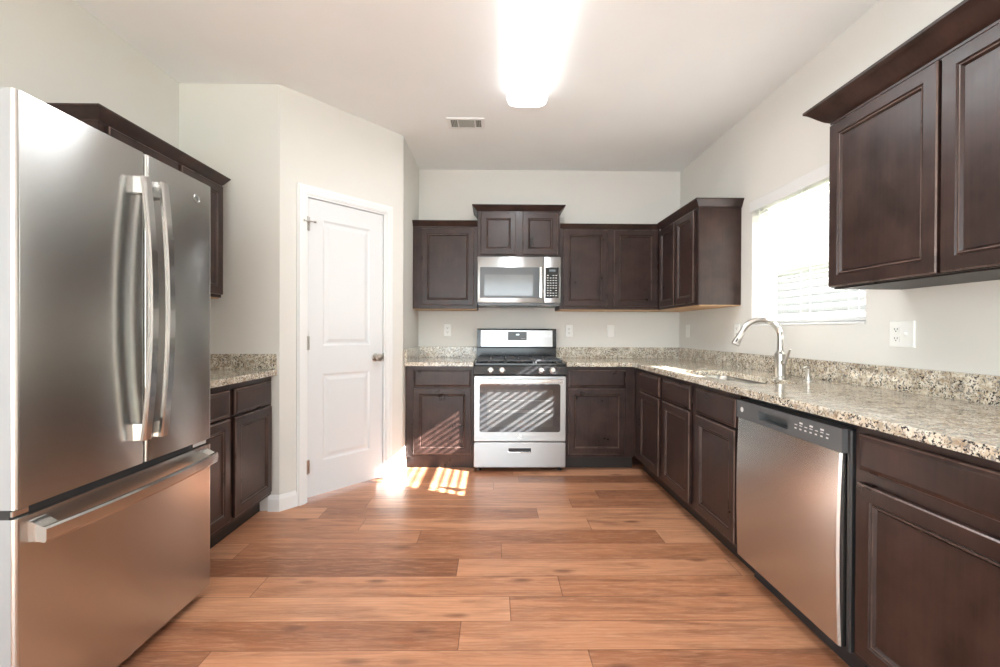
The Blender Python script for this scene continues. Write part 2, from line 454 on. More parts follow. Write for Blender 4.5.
# ------------------------------------------------------------------ window, outside
wr = bpy.data.objects.new('window_1', None); COL.objects.link(wr); struct(wr)
GX = XR + .115
bm = bmesh.new(); fw = .04
def ringbox(bm, y0, y1, z0, z1, w, x0, x1):
    box(bm, x0, x1, y0, y0 + w, z0, z1); box(bm, x0, x1, y1 - w, y1, z0, z1)
    box(bm, x0, x1, y0 + w, y1 - w, z0, z0 + w); box(bm, x0, x1, y0 + w, y1 - w, z1 - w, z1)
ringbox(bm, WY0, WY1, WZ0, WZ1, fw, GX - .03, GX + .03)
link('window_frame', bm, M_VINYL, wr)
zm = (WZ0 + WZ1) / 2 - .01
bm = bmesh.new(); ringbox(bm, WY0 + fw, WY1 - fw, WZ0 + fw, zm + .03, .034, GX - .022, GX - .002); sl = link('lower_sash', bm, M_VINYL, wr)
link('pane', B(GX - .013, GX - .010, WY0 + fw + .034, WY1 - fw - .034, WZ0 + fw + .034, zm - .004), M_GLASS, sl)
bm = bmesh.new(); ringbox(bm, WY0 + fw, WY1 - fw, zm, WZ1 - fw, .034, GX, GX + .02); su = link('upper_sash', bm, M_VINYL, wr)
link('pane', B(GX + .008, GX + .011, WY0 + fw + .034, WY1 - fw - .034, zm + .034, WZ1 - fw - .034), M_GLASS, su)
link('window_sill', B(XR - .006, GX - .03, WY0 + .001, WY1 - .001, WZ0, WZ0 + .012, bev=.003), M_TRIM, wr)

# blind
bl = root('window_blind', 'white horizontal slat blind hanging in the window above the sink', 'blind', (XR + .04, WY0, WZ0))
bm = bmesh.new(); W = WY1 - WY0
box(bm, -.055, -.045, -.012, W + .012, .775, .845, bev=.003)
box(bm, -.045, -.038, -.012, -.004, .775, .845); box(bm, -.045, -.038, W + .004, W + .012, .775, .845)
link('valance', bm, M_BLIND, bl)
link('headrail', B(-.025, .025, .006, W - .006, .785, .826, bev=.002), M_BLIND, bl)
PIT = .046; ns = 16
tilt = math.radians(14)
for i in range(ns):
    z = .755 - i * PIT
    bm = bmesh.new(); n_ = 5; top = []; bot = []
    for j in range(n_):
        s = -1 + 2 * j / (n_ - 1); x = .025 * s; bow = .003 * (1 - s * s)
        X_ = x * math.cos(tilt) - bow * math.sin(tilt); Z_ = x * math.sin(tilt) + bow * math.cos(tilt)
        for L, dz in ((top, .0014), (bot, -.0014)):
            L.append((bm.verts.new((X_, .008, z + Z_ + dz)), bm.verts.new((X_, W - .008, z + Z_ + dz))))
    for j in range(n_ - 1):
        bm.faces.new((top[j][0], top[j][1], top[j + 1][1], top[j + 1][0])); bm.faces.new((bot[j][0], bot[j][1], bot[j + 1][1], bot[j + 1][0]))
        for e in (0, 1): bm.faces.new((top[j][e], top[j + 1][e], bot[j + 1][e], bot[j][e]))
    for j in (0, n_ - 1): bm.faces.new((top[j][0], top[j][1], bot[j][1], bot[j][0]))
    link('slat', bm, M_BLIND, bl)
link('bottom_rail', B(-.026, .026, .006, W - .006, .016, .036, bev=.004), M_BLIND, bl)
for yy in (.12, W / 2, W - .12):
    bm = bmesh.new()
    for xx in (-.027, .027): cyl(bm, (xx, yy, .03), (xx, yy, .79), .0012, seg=6)
    link('ladder_cord', bm, M_BLIND, bl)
bm = bmesh.new(); cyl(bm, (-.034, W - .07, .33), (-.034, W - .07, .78), .004, seg=8); link('tilt_wand', bm, M_PLASTIC, bl)

# neighbour house seen through the slats
nh = root('neighbor_house', 'pale lap-sided house wall outside, seen through the blind over the sink', 'house', (7.2, 9, -.4))
bm = bmesh.new(); box(bm, 0, .2, -9, 6, 0, 3.0)
for i in range(19): 
    a = [bm.verts.new(p) for p in ((-.018, -9, i * .157), (-.018, 6, i * .157), (0, 6, i * .157 + .157), (0, -9, i * .157 + .157))]
    bm.faces.new(a); b_ = [bm.verts.new(p) for p in ((-.018, -9, i * .157), (-.018, 6, i * .157), (0, 6, i * .157), (0, -9, i * .157))]; bm.faces.new(b_)
link('siding', bm, M_SIDING, nh)
bm = bmesh.new(); poly_prism(bm, [(-.35, -9.3), (2.5, -9.3), (2.5, 6.3), (-.35, 6.3)], 3.0, 3.12); link('roof_eave', bm, M_TRIM, nh)
struct(link('ground_outside', B(XR + T, 30, -20, 30, -.5, -.4), plain('dry_lawn', (.30, .33, .17), .9)))

# ------------------------------------------------------------------ cabinets
DOORP = [(0, 0), (0, .0155), (.004, .0195), (.046, .0195), (.048, .0165), (.0500, .0145), (.0535, .0165), (.0565, .0160), (.0610, .0090), (.0625, .0075), (.0645, .0095)]
DRAWP = [(0, 0), (0, .012), (.004, .016), (.012, .0175), (.016, .0195), (.022, .0195)]
def cab_door(par, x0, x1, z0, z1, lab=None):
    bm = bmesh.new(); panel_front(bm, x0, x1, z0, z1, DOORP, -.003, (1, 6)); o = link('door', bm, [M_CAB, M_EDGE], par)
    if lab: o['label'] = lab
    return o
def cab_drawer(par, x0, x1, z0, z1, name='drawer'):
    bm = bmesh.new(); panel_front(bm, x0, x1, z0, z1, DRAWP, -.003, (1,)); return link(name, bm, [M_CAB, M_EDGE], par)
def crown_prof(z0, h, p):
    q = [(-.004, 0), (.006, 0), (.010, .10), (.22, .22), (.45, .42), (.72, .68), (.86, .80), (.93, .84), (1.0, .88), (1.0, 1.0)]
    L = [(q[0][0], z0)] + [(.004 + a * p, z0 + b * h) for a, b in q[1:]] + [(-.004, z0 + h)]
    return L
WALLROT = {'back': 0.0, 'right': -PI / 2, 'left': PI / 2}
def wall_cabinet(name, label, side, loc, width, z0, z1, doors, crown, ch, cp, depth=.305, group=None, under=None):
    """local frame: x along the front, y into the wall; loc = left end of the face plane"""
    r = root(name, label, 'cabinet', loc, WALLROT[side], group)
    link('carcass', B(0, width, 0, depth, z0 + .006, z1, bev=.0015), M_CAB, r)
    link('bottom_panel', B(.004, width - .004, .012, depth - .002, z0, z0 + .006), under or M_UNDER, r)
    for (a, b, c, d) in doors: cab_door(r, a, b, c, d)
    bm = bmesh.new(); sweep(bm, crown, crown_prof(z1 - .006, ch, cp)); sharp(link('crown_molding', bm, M_CAB, r))
    return r
FY = D - .307     # face plane of back uppers
FXR = XR - .307
dz0, dz1 = 1.385, 2.052
wall_cabinet('wall_cabinet', 'single-door dark wood wall cabinet left of the microwave', 'back', (PB[0] + .002, FY, 0), .563, 1.352, 2.078,
             [(.082, .532, dz0 + .004, dz1 + .004)], [(.564, .0), (0.0, .0)][::-1], .052, .03)
wall_cabinet('wall_cabinet', 'short two-door dark wood cabinet directly above the microwave', 'back', (-.154, FY - .012, 0), .718, 1.806, 2.212,
             [(.030, .335, 1.832, 2.192), (.395, .700, 1.832, 2.192)], [(0, .305), (0, 0), (.718, 0), (.718, .305)], .052, .042, .315)
wr2 = XR - .307 - .567
# back right cabinet stops where the side cabinet starts
wall_cabinet('wall_cabinet', 'two-door dark wood wall cabinet right of the microwave, running into the corner', 'back', (.567, FY, 0), .880, 1.352, 2.070,
             [(.032, .416, dz0, dz1), (.474, .858, dz0, dz1)], [(0, 0), (.880 - .0, 0)], .040, .026)
YE = 3.135
wall_cabinet('wall_cabinet', 'two-door dark wood wall cabinet on the right wall, between corner and window', 'right', (FXR, FY - .002 + .307, 0), FY + .305 - YE, 1.352, 2.055,
             [(.345, .665, 1.375, 2.040), (.690, 1.012, 1.375, 2.040)], [(.3365, 0), (FY + .305 - YE, 0), (FY + .305 - YE, .305)], .060, .030)
wall_cabinet('wall_cabinet', 'large two-door dark wood wall cabinet nearest the viewer, right of the window', 'right', (FXR, 1.893, 0), .96, 1.350, 2.062,
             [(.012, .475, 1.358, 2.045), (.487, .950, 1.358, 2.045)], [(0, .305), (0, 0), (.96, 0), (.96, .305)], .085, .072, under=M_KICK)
FXL = XL + .303
wall_cabinet('wall_cabinet', 'dark wood wall cabinet beside the pantry wall, partly hidden by the refrigerator', 'left', (FXL, 2.31, 0), .385, 1.352, 2.036,
             [(.020, .370, 1.375, 2.022)], [(0, 0), (.385, 0), (.385, .30)], .055, .032, .30)
wall_cabinet('wall_cabinet', 'dark wood cabinet peeking above the refrigerator top', 'left', (FXL, 1.865, 0), .444, 1.80, 2.036,
             [(.030, .433, 1.815, 2.022)], [(0, .30), (0, 0), (.444, 0)], .055, .032, .30)

def base_cabinet(label, side, loc, width, doors, drawers, depth=.575, hollow=False, kick=True, dname='drawer', filler=None, lend=0):
    r = root('base_cabinet', label, 'cabinet', loc, WALLROT[side])
    zb, zt = .145, .880
    bm = bmesh.new()
    if hollow:
        box(bm, 0, .018, .019, depth, zb, zt); box(bm, width - .018, width, .019, depth, zb, zt); box(bm, .018, width - .018, .019, depth, zb, zb + .018)
        box(bm, .018, width - .018, depth - .01, depth, zb + .018, zt)
        box(bm, 0, .04, 0, .019, zb, zt); box(bm, width - .04, width, 0, .019, zb, zt); box(bm, width / 2 - .03, width / 2 + .03, 0, .019, zb, zt)
        for (a, b) in ((zb, zb + .03), (.69, .72), (zt - .035, zt)):
            box(bm, .04, width / 2 - .03, 0, .019, a, b); box(bm, width / 2 + .03, width - .04, 0, .019, a, b)
    else: box(bm, 0, width, 0, depth, zb, zt, bev=.0015)
    link('carcass', bm, M_CAB, r)
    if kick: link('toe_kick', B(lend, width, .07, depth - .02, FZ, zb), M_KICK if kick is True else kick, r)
    for a, b, c, d in doors: cab_door(r, a, b, c, d)
    for a, b, c, d in drawers: cab_drawer(r, a, b, c, d, dname)
    return r
BY = D - .611; BX = XR - .611; BXL = -1.385
KZ = [.715, .850]; DZ = [.172, .702]
base_cabinet('dark wood base cabinet with drawer and door, between pantry wall and range', 'back', (PB[0] + .002, BY, 0), .550,
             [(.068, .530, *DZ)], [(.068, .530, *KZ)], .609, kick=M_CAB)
base_cabinet('dark wood base cabinet with drawer and door, right of the range', 'back', (.580, BY, 0), BX - .580 - .001,
             [(.018, .478, *DZ)], [(.018, .478, *KZ)], .609)
base_cabinet('narrow dark wood base cabinet on the right, farthest from the viewer in the corner', 'right', (BX, BY + .0, 0), BY - 2.985,
             [(.155, .563, *DZ)], [(.155, .563, *KZ)])
base_cabinet('double-door dark wood sink base cabinet below the faucet', 'right', (BX, 2.984, 0), .940,
             [(.035, .445, *DZ), (.525, .930, *DZ)], [(.035, .445, *KZ), (.525, .930, *KZ)], hollow=True, dname='false_drawer_front')
base_cabinet('wide dark wood base cabinet nearest the viewer, right of the dishwasher', 'right', (BX, 1.385, 0), .62,
             [(.030, .60, *DZ)], [(.030, .60, .742, .852)])
base_cabinet('dark wood base cabinet next to the pantry wall, beside the refrigerator', 'left', (BXL, 1.93, 0), YN - 1.93 - .002,
             [(.015, .375, *DZ), (.420, .80, *DZ)], [(.015, .375, *KZ), (.420, .80, *KZ)], .565)

# ------------------------------------------------------------------ countertops
def slab(bm, x0, x1, y0, y1, z0=.882, z1=.914): box(bm, x0, x1, y0, y1, z0, z1)
def finish_slab(name, bm, parent=None):
    bmesh.ops.remove_doubles(bm, verts=bm.verts, dist=1e-5)
    return link(name, bm, M_GRAN, parent)
CX = XR - .652; CY = D - .652
# L-shaped top with the sink cut out, one polygon ring with bevelled edge
SX0, SX1, SY0, SY1 = 1.205, 1.500, 2.125, 2.86
def top_with_hole(outer, hole, z0, z1, e=.004):
    bm = bmesh.new()
    def inset(pts, d):
        n = len(pts); out = []
        for i in range(n):
            p, a, b = Vector(pts[i]), Vector(pts[i - 1]), Vector(pts[(i + 1) % n])
            d0 = (p - a).normalized(); d1 = (b - p).normalized()
            n0, n1 = Vector((-d0.y, d0.x)), Vector((-d1.y, d1.x)); m = (n0 + n1).normalized(); m /= max(.3, m.dot(n0))
            out.append((p.x + m.x * d, p.y + m.y * d))
        return out
    def edge_loops(pts):
        lv = [([(x, y) for x, y in pts], z0), ([(x, y) for x, y in pts], z1 - e), (inset(pts, e * .3), z1 - e * .3), (inset(pts, e), z1)]
        L = [[bm.verts.new((x, y, z)) for x, y in P] for P, z in lv]
        for a_, b_ in zip(L, L[1:]): stitch(bm, a_, b_)
        return L[0], L[-1]
    ob, ot = edge_loops(outer)
    loops_t, loops_b = [ot], [ob]
    if hole:
        hb, ht = edge_loops(hole); loops_t.append(ht); loops_b.append(hb)
    for loops in (loops_t, loops_b):
        es = []
        for L in loops:
            for i in range(len(L)):
                ed = bm.edges.get((L[i], L[(i + 1) % len(L)])); es.append(ed)
        bmesh.ops.triangle_fill(bm, use_beauty=True, edges=es)
    return bm
r = root('countertop', 'L-shaped speckled granite countertop along the right wall and corner, holding the sink', 'countertop', (0, 0, 0))
outer = [(.580, CY), (CX, CY), (CX, .74), (XR - .001, .74), (XR - .001, D - .001), (.580, D - .001)]
hole = [(x, y) for x, y in rrect(SX0, SX1, SY0, SY1, .06, 6)][::-1]
link('granite_top', top_with_hole(outer, hole, .882, .914), M_GRAN, r)
bm = bmesh.new()
sweep(bm, [(.580, D - .001), (XR - .001, D - .001), (XR - .001, .74)], [(0, .9145), (.020, .9145), (.020, 1.013), (.017, 1.016), (0, 1.016)])
link('backsplash', bm, M_GRAN, r)
r = root('countertop', 'short speckled granite countertop between pantry wall and range', 'countertop', (0, 0, 0))
link('granite_top', top_with_hole([(PB[0] + .001, CY), (-.170, CY), (-.170, D - .001), (PB[0] + .001, D - .001)], None, .882, .914), M_GRAN, r)
bm = bmesh.new()
sweep(bm, [(PB[0] + .001, CY + .002), (PB[0] + .001, D - .001), (-.170, D - .001)], [(0, .9145), (.020, .9145), (.020, 1.013), (.017, 1.016), (0, 1.016)])
link('backsplash', bm, M_GRAN, r)
r = root('countertop', 'short speckled granite countertop beside the refrigerator on the left', 'countertop', (0, 0, 0))
link('granite_top', top_with_hole([(XL + .001, 1.93), (-1.350, 1.93), (-1.350, YN - .001), (XL + .001, YN - .001)], None, .886, .920), M_GRAN, r)
bm = bmesh.new()
sweep(bm, [(XL + .001, 1.93), (XL + .001, YN - .001), (-1.352, YN - .001)], [(0, .9205), (.020, .9205), (.020, 1.013), (.017, 1.016), (0, 1.016)])
link('backsplash', bm, M_GRAN, r)

# ------------------------------------------------------------------ sink, faucet, soap dispenser
bm = bmesh.new()
lv = [(.012, .8815), (.0, .8815), (-.004, .876), (-.010, .80), (-.018, .735), (-.045, .715)]
rings = []
for ins, z in lv:
    pts = rrect(SX0 - .002 - ins, SX1 + .002 + ins, SY0 - .002 - ins, SY1 + .002 + ins, max(.02, .06 + ins), 6)
    rings.append([bm.verts.new((x, y, z)) for x, y in pts])
for a_, b_ in zip(rings, rings[1:]): stitch(bm, a_, b_)
bm.faces.new(rings[-1])
sk = root('kitchen_sink', 'stainless steel undermount sink set into the granite', 'sink', ((SX0 + SX1) / 2, (SY0 + SY1) / 2, 0))
o = link('basin', bm, plain('satin_sink_steel', (.62, .61, .59), .28, 1.0), sk, smooth=True); o.location = (-(SX0 + SX1) / 2, -(SY0 + SY1) / 2, 0)
bm = bmesh.new(); lathe(bm, [(.045, 0), (.045, .003), (.036, .004), (.030, .001)], (0, 0, .7155), (0, 0, 1)); link('drain', bm, M_CHROME, sk)

fx, fy, fz = 1.560, 2.40, .9145
fa = root('faucet', 'tall brushed nickel gooseneck faucet with pull-down spray head', 'faucet', (fx, fy, fz))
bm = bmesh.new()
lathe(bm, [(.032, 0), (.032, .006), (.027, .012), (.025, .05), (.027, .10), (.027, .132), (.021, .140), (.017, .146)], (0, 0, 0), (0, 0, 1), 28)
sharp(link('body', bm, M_NICKEL, fa))
bm = bmesh.new(); R_ = .098; zc = .221; dirv = Vector((-.97, .22, 0)).normalized()
pts = [Vector((0, 0, .13)), Vector((0, 0, .18))]
for i in range(15):
    a = PI * i / 14 * (160 / 180)
    pts.append(Vector((0, 0, zc)) + dirv * (R_ * (1 - math.cos(a))) + Vector((0, 0, R_ * math.sin(a))))
tube(bm, pts, .0150, 18); sharp(link('gooseneck_spout', bm, M_NICKEL, fa), 50)
e0 = pts[-1]; ed = (pts[-1] - pts[-2]).normalized()
bm = bmesh.new(); lathe(bm, [(.0135, -.004), (.015, .006), (.016, .03), (.021, .066), (.0225, .080), (.020, .084)], e0, ed, 24); sh = link('spray_head', bm, M_NICKEL, fa); sharp(sh)
bm = bmesh.new(); hp = e0 + ed * .045 + Vector((-.012, -.014, .0)); cyl(bm, hp, hp + ed * .02, .005, seg=10); link('spray_button', bm, M_BLACKM, sh)
bm = bmesh.new()
cyl(bm, (0, -.018, .085), (0, -.042, .088), .015, .014, 20)
tube(bm, [(0, -.040, .090), (0, -.050, .105), (.0, -.068, .135), (.0, -.080, .160)], [.009, .0075, .006, .0055], 12)
sharp(link('lever_handle', bm, M_NICKEL, fa), 50)
sd = root('soap_dispenser', 'small brushed nickel soap dispenser on the counter beside the faucet', 'soap dispenser', (1.590, 2.225, .9145))
bm = bmesh.new(); lathe(bm, [(.021, 0), (.021, .005), (.013, .010), (.010, .04), (.012, .048), (.013, .062), (.009, .066)], (0, 0, 0), (0, 0, 1)); sharp(link('pump_base', bm, M_NICKEL, sd))
bm = bmesh.new(); tube(bm, [(0, 0, .064), (0, 0, .072), (-.012, 0, .074), (-.026, 0, .068)], [.007, .007, .006, .005], 12); link('nozzle', bm, M_NICKEL, sd, smooth=True)

# ------------------------------------------------------------------ emblem (round monogram badge); faces -y locally
def emblem(par, x, y, z, r, rz=0, facing='-y'):
    e = bmesh.new()
    lathe(e, [(r, 0), (r, .0015), (r * .93, .0022), (r * .86, .0016), (r * .3, .0016)], (0, 0, 0), (0, -1, 0), 28)
    o = link('badge', e, M_CHROME, par); o.location = (x, y, z); o.rotation_euler = (0, 0, rz)
    text('monogram', 'GE', r * 1.05, o, (0, -.0018, 0), (PI / 2, 0, 0), M_GREYPL, .0003)
    return o

# ------------------------------------------------------------------ gas range
RX0, RX1, RYF = -.163, .570, 3.515       # RYF: front of the oven door
rg = root('gas_range', 'freestanding stainless gas range with black cooktop, under the microwave', 'range', ((RX0 + RX1) / 2, RYF, FZ))
hw = (RX1 - RX0) / 2; rd = D - .03 - RYF; Z = lambda z: z - FZ
link('body', B(-hw + .002, hw - .002, .045, rd, Z(.078), Z(.885), bev=.002), M_BLACKM, rg)
bm = bmesh.new(); rplate(bm, -hw, hw, Z(.078), Z(.278), .044, .004, .012); bmesh.ops.recalc_face_normals(bm, faces=bm.faces)
dw_ = link('storage_drawer', bm, M_STEEL_H, rg); md = dw_.modifiers.new('b', 'BEVEL'); md.width = .004; md.segments = 2
bm = bmesh.new(); box(bm, -.090, .090, -.002, .006, Z(.204), Z(.232), bev=.002); hh = link('recessed_pull', bm, M_BLACKM, dw_)
bm = bmesh.new(); box(bm, -.096, .096, -.010, .004, Z(.197), Z(.205), bev=.002); link('pull_lip', bm, M_CHROME, dw_)
# oven door
bm = bmesh.new(); rplate(bm, -hw, hw, Z(.286), Z(.806), .044, .0, .010)
od = link('oven_door', bm, M_STEEL_H, rg); md = od.modifiers.new('b', 'BEVEL'); md.width = .004; md.segments = 2
bm = bmesh.new(); rplate(bm, -hw + .045, hw - .045, Z(.362), Z(.745), .001, -.003, .018); link('oven_window', bm, M_GLASSB, od)
bm = bmesh.new(); rplate(bm, -hw + .105, hw - .105, Z(.405), Z(.700), -.0032, -.0036, .012)
link('inner_glass', bm, plain('tinted_inner_glass', (.05, .05, .05), .06, 0, Specular_IOR_Level=.9), od)
bm = bmesh.new()
for zz in (.52, .53, .61): box(bm, -hw + .12, hw - .12, -.0042, -.0036, Z(zz), Z(zz) + .003)
link('oven_rack', bm, plain('rack_behind_glass', (.16, .16, .155), .3), od)
bm = bmesh.new()
n_ = 17; P, Tn = [], []
for i in range(n_):
    t = -1 + 2 * i / (n_ - 1); P.append((t * (hw - .035), -.040 - .006 * (1 - t * t), Z(.772))); Tn.append((0, -1, 0))
ribbon(bm, P, (0, 0, 1), Tn, .032, .016)
oh = link('oven_handle', bm, M_CHROME, od)
for s in (-1, 1): link('handle_bracket', B(s * (hw - .050) - .013, s * (hw - .050) + .013, -.036, .0, Z(.760), Z(.785), bev=.003), M_CHROME, oh)
emblem(od, 0, -.0005, Z(.325), .012)
# control panel, sloped
bm = bmesh.new()
pf = [(-.004, Z(.812)), (-.012, Z(.822)), (.004, Z(.885)), (.012, Z(.893)), (.06, Z(.893)), (.06, Z(.812))]
a = [bm.verts.new((-hw, y, z)) for y, z in pf]; b = [bm.verts.new((hw, y, z)) for y, z in pf]
bm.faces.new(a); bm.faces.new(b[::-1]); stitch(bm, a, b); link('control_panel', bm, M_BLACK, rg)
for kx_ in (-.234, -.144, .164, .258):
    bm = bmesh.new(); ax = (0, -1, .25); c0 = (kx_, -.006, Z(.852))
    lathe(bm, [(.024, 0), (.024, .005), (.0205, .007), (.0195, .028), (.017, .032)], c0, ax, 28)
    cc = Vector(c0) + Vector(ax).normalized() * .036
    q = Vector(ax).to_track_quat('Z', 'Y')
    vs = box(bm, -.004, .004, -.018, .018, -.004, .004)
    for v in vs: v.co = cc + q @ v.co
    sharp(link('burner_knob', bm, M_CHROME, rg))
# cooktop
bm = bmesh.new(); rplate_pts = rrect(-hw, hw, .0, rd - .055, .012)
a = [bm.verts.new((x, y + .002, Z(.893))) for x, y in rplate_pts]; b = [bm.verts.new((x, y + .002, Z(.907))) for x, y in rplate_pts]
c_ = [bm.verts.new((x * .965, (y - .3) * .95 + .302, Z(.907))) for x, y in rplate_pts]; d_ = [bm.verts.new((x * .955, (y - .3) * .94 + .302, Z(.899))) for x, y in rplate_pts]
bm.faces.new(a); stitch(bm, a, b); stitch(bm, b, c_); stitch(bm, c_, d_); bm.faces.new(d_); link('cooktop', bm, M_BLACK, rg)
for bx, by, br in ((-.215, .16, .045), (.215, .16, .052), (-.215, .42, .038), (.215, .42, .042), (0, .29, .045)):
    bm = bmesh.new(); lathe(bm, [(br, 0), (br, .008), (br * .8, .011), (br * .8, .018), (br * .74, .021), (br * .2, .022)], (bx, by, Z(.8995)), (0, 0, 1), 24)
    sharp(link('burner', bm, M_IRON, rg))
for gx0, gx1 in ((-.345, -.120), (-.113, .113), (.120, .345)):
    bm = bmesh.new(); gz0, gz1 = Z(.921), Z(.935); g0, g1 = .035, .545; cxm = (gx0 + gx1) / 2; t_ = .006
    box(bm, gx0, gx0 + 2 * t_, g0, g1, gz0, gz1, bev=.002); box(bm, gx1 - 2 * t_, gx1, g0, g1, gz0, gz1, bev=.002)
    for yy in (g0, (g0 + g1) / 2 - t_, g1 - 2 * t_): box(bm, gx0 + .004, gx1 - .004, yy, yy + 2 * t_, gz0, gz1, bev=.002)
    for yy in (.16, .42):
        box(bm, gx0 + .005, cxm - .025, yy - t_, yy + t_, gz0, gz1 + .003, bev=.002); box(bm, cxm + .025, gx1 - .005, yy - t_, yy + t_, gz0, gz1 + .003, bev=.002)
        box(bm, cxm - t_, cxm + t_, yy - .10, yy - .025, gz0, gz1 + .003, bev=.002); box(bm, cxm - t_, cxm + t_, yy + .025, yy + .10, gz0, gz1 + .003, bev=.002)
    for xx in (gx0 + t_, gx1 - t_):
        for yy in (g0 + t_, g1 - t_): cyl(bm, (xx, yy, Z(.900)), (xx, yy, gz0 + .002), .007, seg=8)
    link('grate', bm, M_IRON, rg)
# backguard
bg0 = rd - .075
bm = bmesh.new()
pf = [(bg0 + .012, Z(.895)), (bg0 + .012, Z(1.008)), (bg0 - .004, Z(1.016)), (bg0 + .008, Z(1.178)), (bg0 + .016, Z(1.186)), (rd, Z(1.186)), (rd, Z(.895))]
a = [bm.verts.new((-hw + .001, y, z)) for y, z in pf]; b = [bm.verts.new((hw - .001, y, z)) for y, z in pf]
bm.faces.new(a); bm.faces.new(b[::-1]); stitch(bm, a, b); bgd = link('backguard', bm, M_BLACK, rg)
def slope_plate(par, name, x0, x1, z0, z1, off, th, r_, mat):
    bm = bmesh.new(); rplate(bm, x0, x1, z0, z1, 0, -th, r_)
    o = link(name, bm, mat, par)
    for v in o.data.vertices: v.co.y += bg0 - .004 + (v.co.z - Z(1.016)) * (.012 / .162) - off
    return o
slope_plate(bgd, 'steel_fascia', -hw + .036, hw - .036, Z(1.022), Z(1.172), .0005, .003, .004, M_STEEL_H)
dsp = slope_plate(bgd, 'clock_display', -.082, .092, Z(1.080), Z(1.158), .0045, .001, .004, M_GREYPL)
bm = bmesh.new(); box(bm, -.006, .022, bg0 - .0075, bg0 - .0035, Z(1.128), Z(1.137)); link('clock_digits', bm, M_LED, dsp)
bm = bmesh.new()
for i in range(4):
    for j in range(1):
        for s in (1,): box(bm, s * (.040 + .010 * i) + .005 - .003, s * (.040 + .010 * i) + .005 + .003, bg0 - .0062 + (.01 if j else .003) * .4, bg0 - .004, Z(1.094 + j * .022), Z(1.097 + j * .022))
link('touch_marks', bm, M_MARK, dsp)
for sx in (-hw + .04, hw - .04):
    for sy in (.07, rd - .06):
        bm = bmesh.new(); lathe(bm, [(.018, 0), (.018, .010), (.010, .014), (.010, .042)], (sx, sy, 0), (0, 0, 1), 16); link('leveling_foot', bm, M_BLACKM, rg)

# ------------------------------------------------------------------ microwave
MY = D - .405
mw = root('microwave', 'stainless over-the-range microwave mounted above the gas range', 'microwave', (.206, MY, 1.385))
mh = .415; mwd = .356
link('case', B(-mwd + .004, mwd - .004, .035, .403, .022, mh - .001, bev=.003), M_BLACKM, mw)
bm = bmesh.new(); box(bm, -mwd + .006, mwd - .006, .012, .40, .0, .022); box(bm, -.16, .16, .02, .34, -.008, .0, bev=.003)
uv = link('vent_underside', bm, M_GREYPL, mw)
for s in (-1, 1): link('task_light_lens', B(s * .24 - .04, s * .24 + .04, .05, .11, -.003, .0), M_MARK, uv)
SP = .213
bm = bmesh.new(); box(bm, -mwd, SP - .001, .0, .035, .022, mh, bev=.004, seg=2); door = link('door', bm, M_STEEL_H, mw); sharp(door)
bm = bmesh.new(); box(bm, SP + .001, mwd, .0, .035, .022, mh, bev=.004, seg=2); ctl = link('control_panel', bm, M_STEEL_H, mw); sharp(ctl)
bm = bmesh.new(); rplate(bm, -mwd + .022, SP - .030, .062, .325, .001, -.002, .006); wd_ = link('window_surround', bm, M_GREYPL, door)
bm = bmesh.new(); rplate(bm, -mwd + .060, SP - .095, .082, .262, -.002, -.003, .008); link('viewing_window', bm, M_MWGL, door)
bm = bmesh.new(); P, Tn = [], []
for i in range(11):
    t = -1 + 2 * i / 10; P.append((SP - .030, -.030 - .004 * (1 - t * t), .195 + t * .130)); Tn.append((0, -1, 0))
ribbon(bm, P, (1, 0, 0), Tn, .026, .012)
for s in (-1, 1): box(bm, SP - .040, SP - .020, -.028, .0, .195 + s * .115 - .010, .195 + s * .115 + .010)
link('handle', bm, M_CHROME, door)
bm = bmesh.new(); rplate(bm, SP + .012, mwd - .016, .062, .325, .001, -.002, .004); kp = link('keypad', bm, M_BLACK, ctl)
bm = bmesh.new(); box(bm, SP + .045, mwd - .045, -.0026, -.002, .290, .308); link('display', bm, plain('dim_display', (.14, .16, .17), .2), kp)
bm = bmesh.new()
for i in range(4):
    for j in range(9):
        if random.random() < .9: box(bm, SP + .026 + i * .024, SP + .040 + i * .024, -.0026, -.002, .082 + j * .0215, .088 + j * .0215)
link('key_marks', bm, M_MARK, kp)
emblem(door, .004, 0, .368, .011)

# ------------------------------------------------------------------ dishwasher (front faces -X; local x along the front)
dwr = root('dishwasher', 'stainless dishwasher with black control strip under the counter', 'dishwasher', (XR - .640, 2.024, FZ), WALLROT['right'])
DW = .622
link('tub', B(.006, DW - .006, .05, .62, .10, .825), M_BLACKM, dwr)
bm = bmesh.new(); n_ = 13; zz0, zz1 = .108, .735
L = []
for i in range(n_):
    t = i / (n_ - 1); zq = zz0 + (zz1 - zz0) * t; L.append((-.012 * math.sin(PI * (.12 + .76 * t)) + .008, zq))
rings = []
for y, zq in L:
    rings.append([bm.verts.new(p) for p in ((.004, .048, zq), (.004, y + .006, zq), (.010, y, zq), (DW - .018, y, zq), (DW - .012, y + .006, zq), (DW - .012, .048, zq))])
for a_, b_ in zip(rings, rings[1:]): stitch(bm, a_, b_)
bm.faces.new(rings[0]); bm.faces.new(rings[-1])
sharp(link('door', bm, M_STEEL_V, dwr), 40)
bm = bmesh.new()
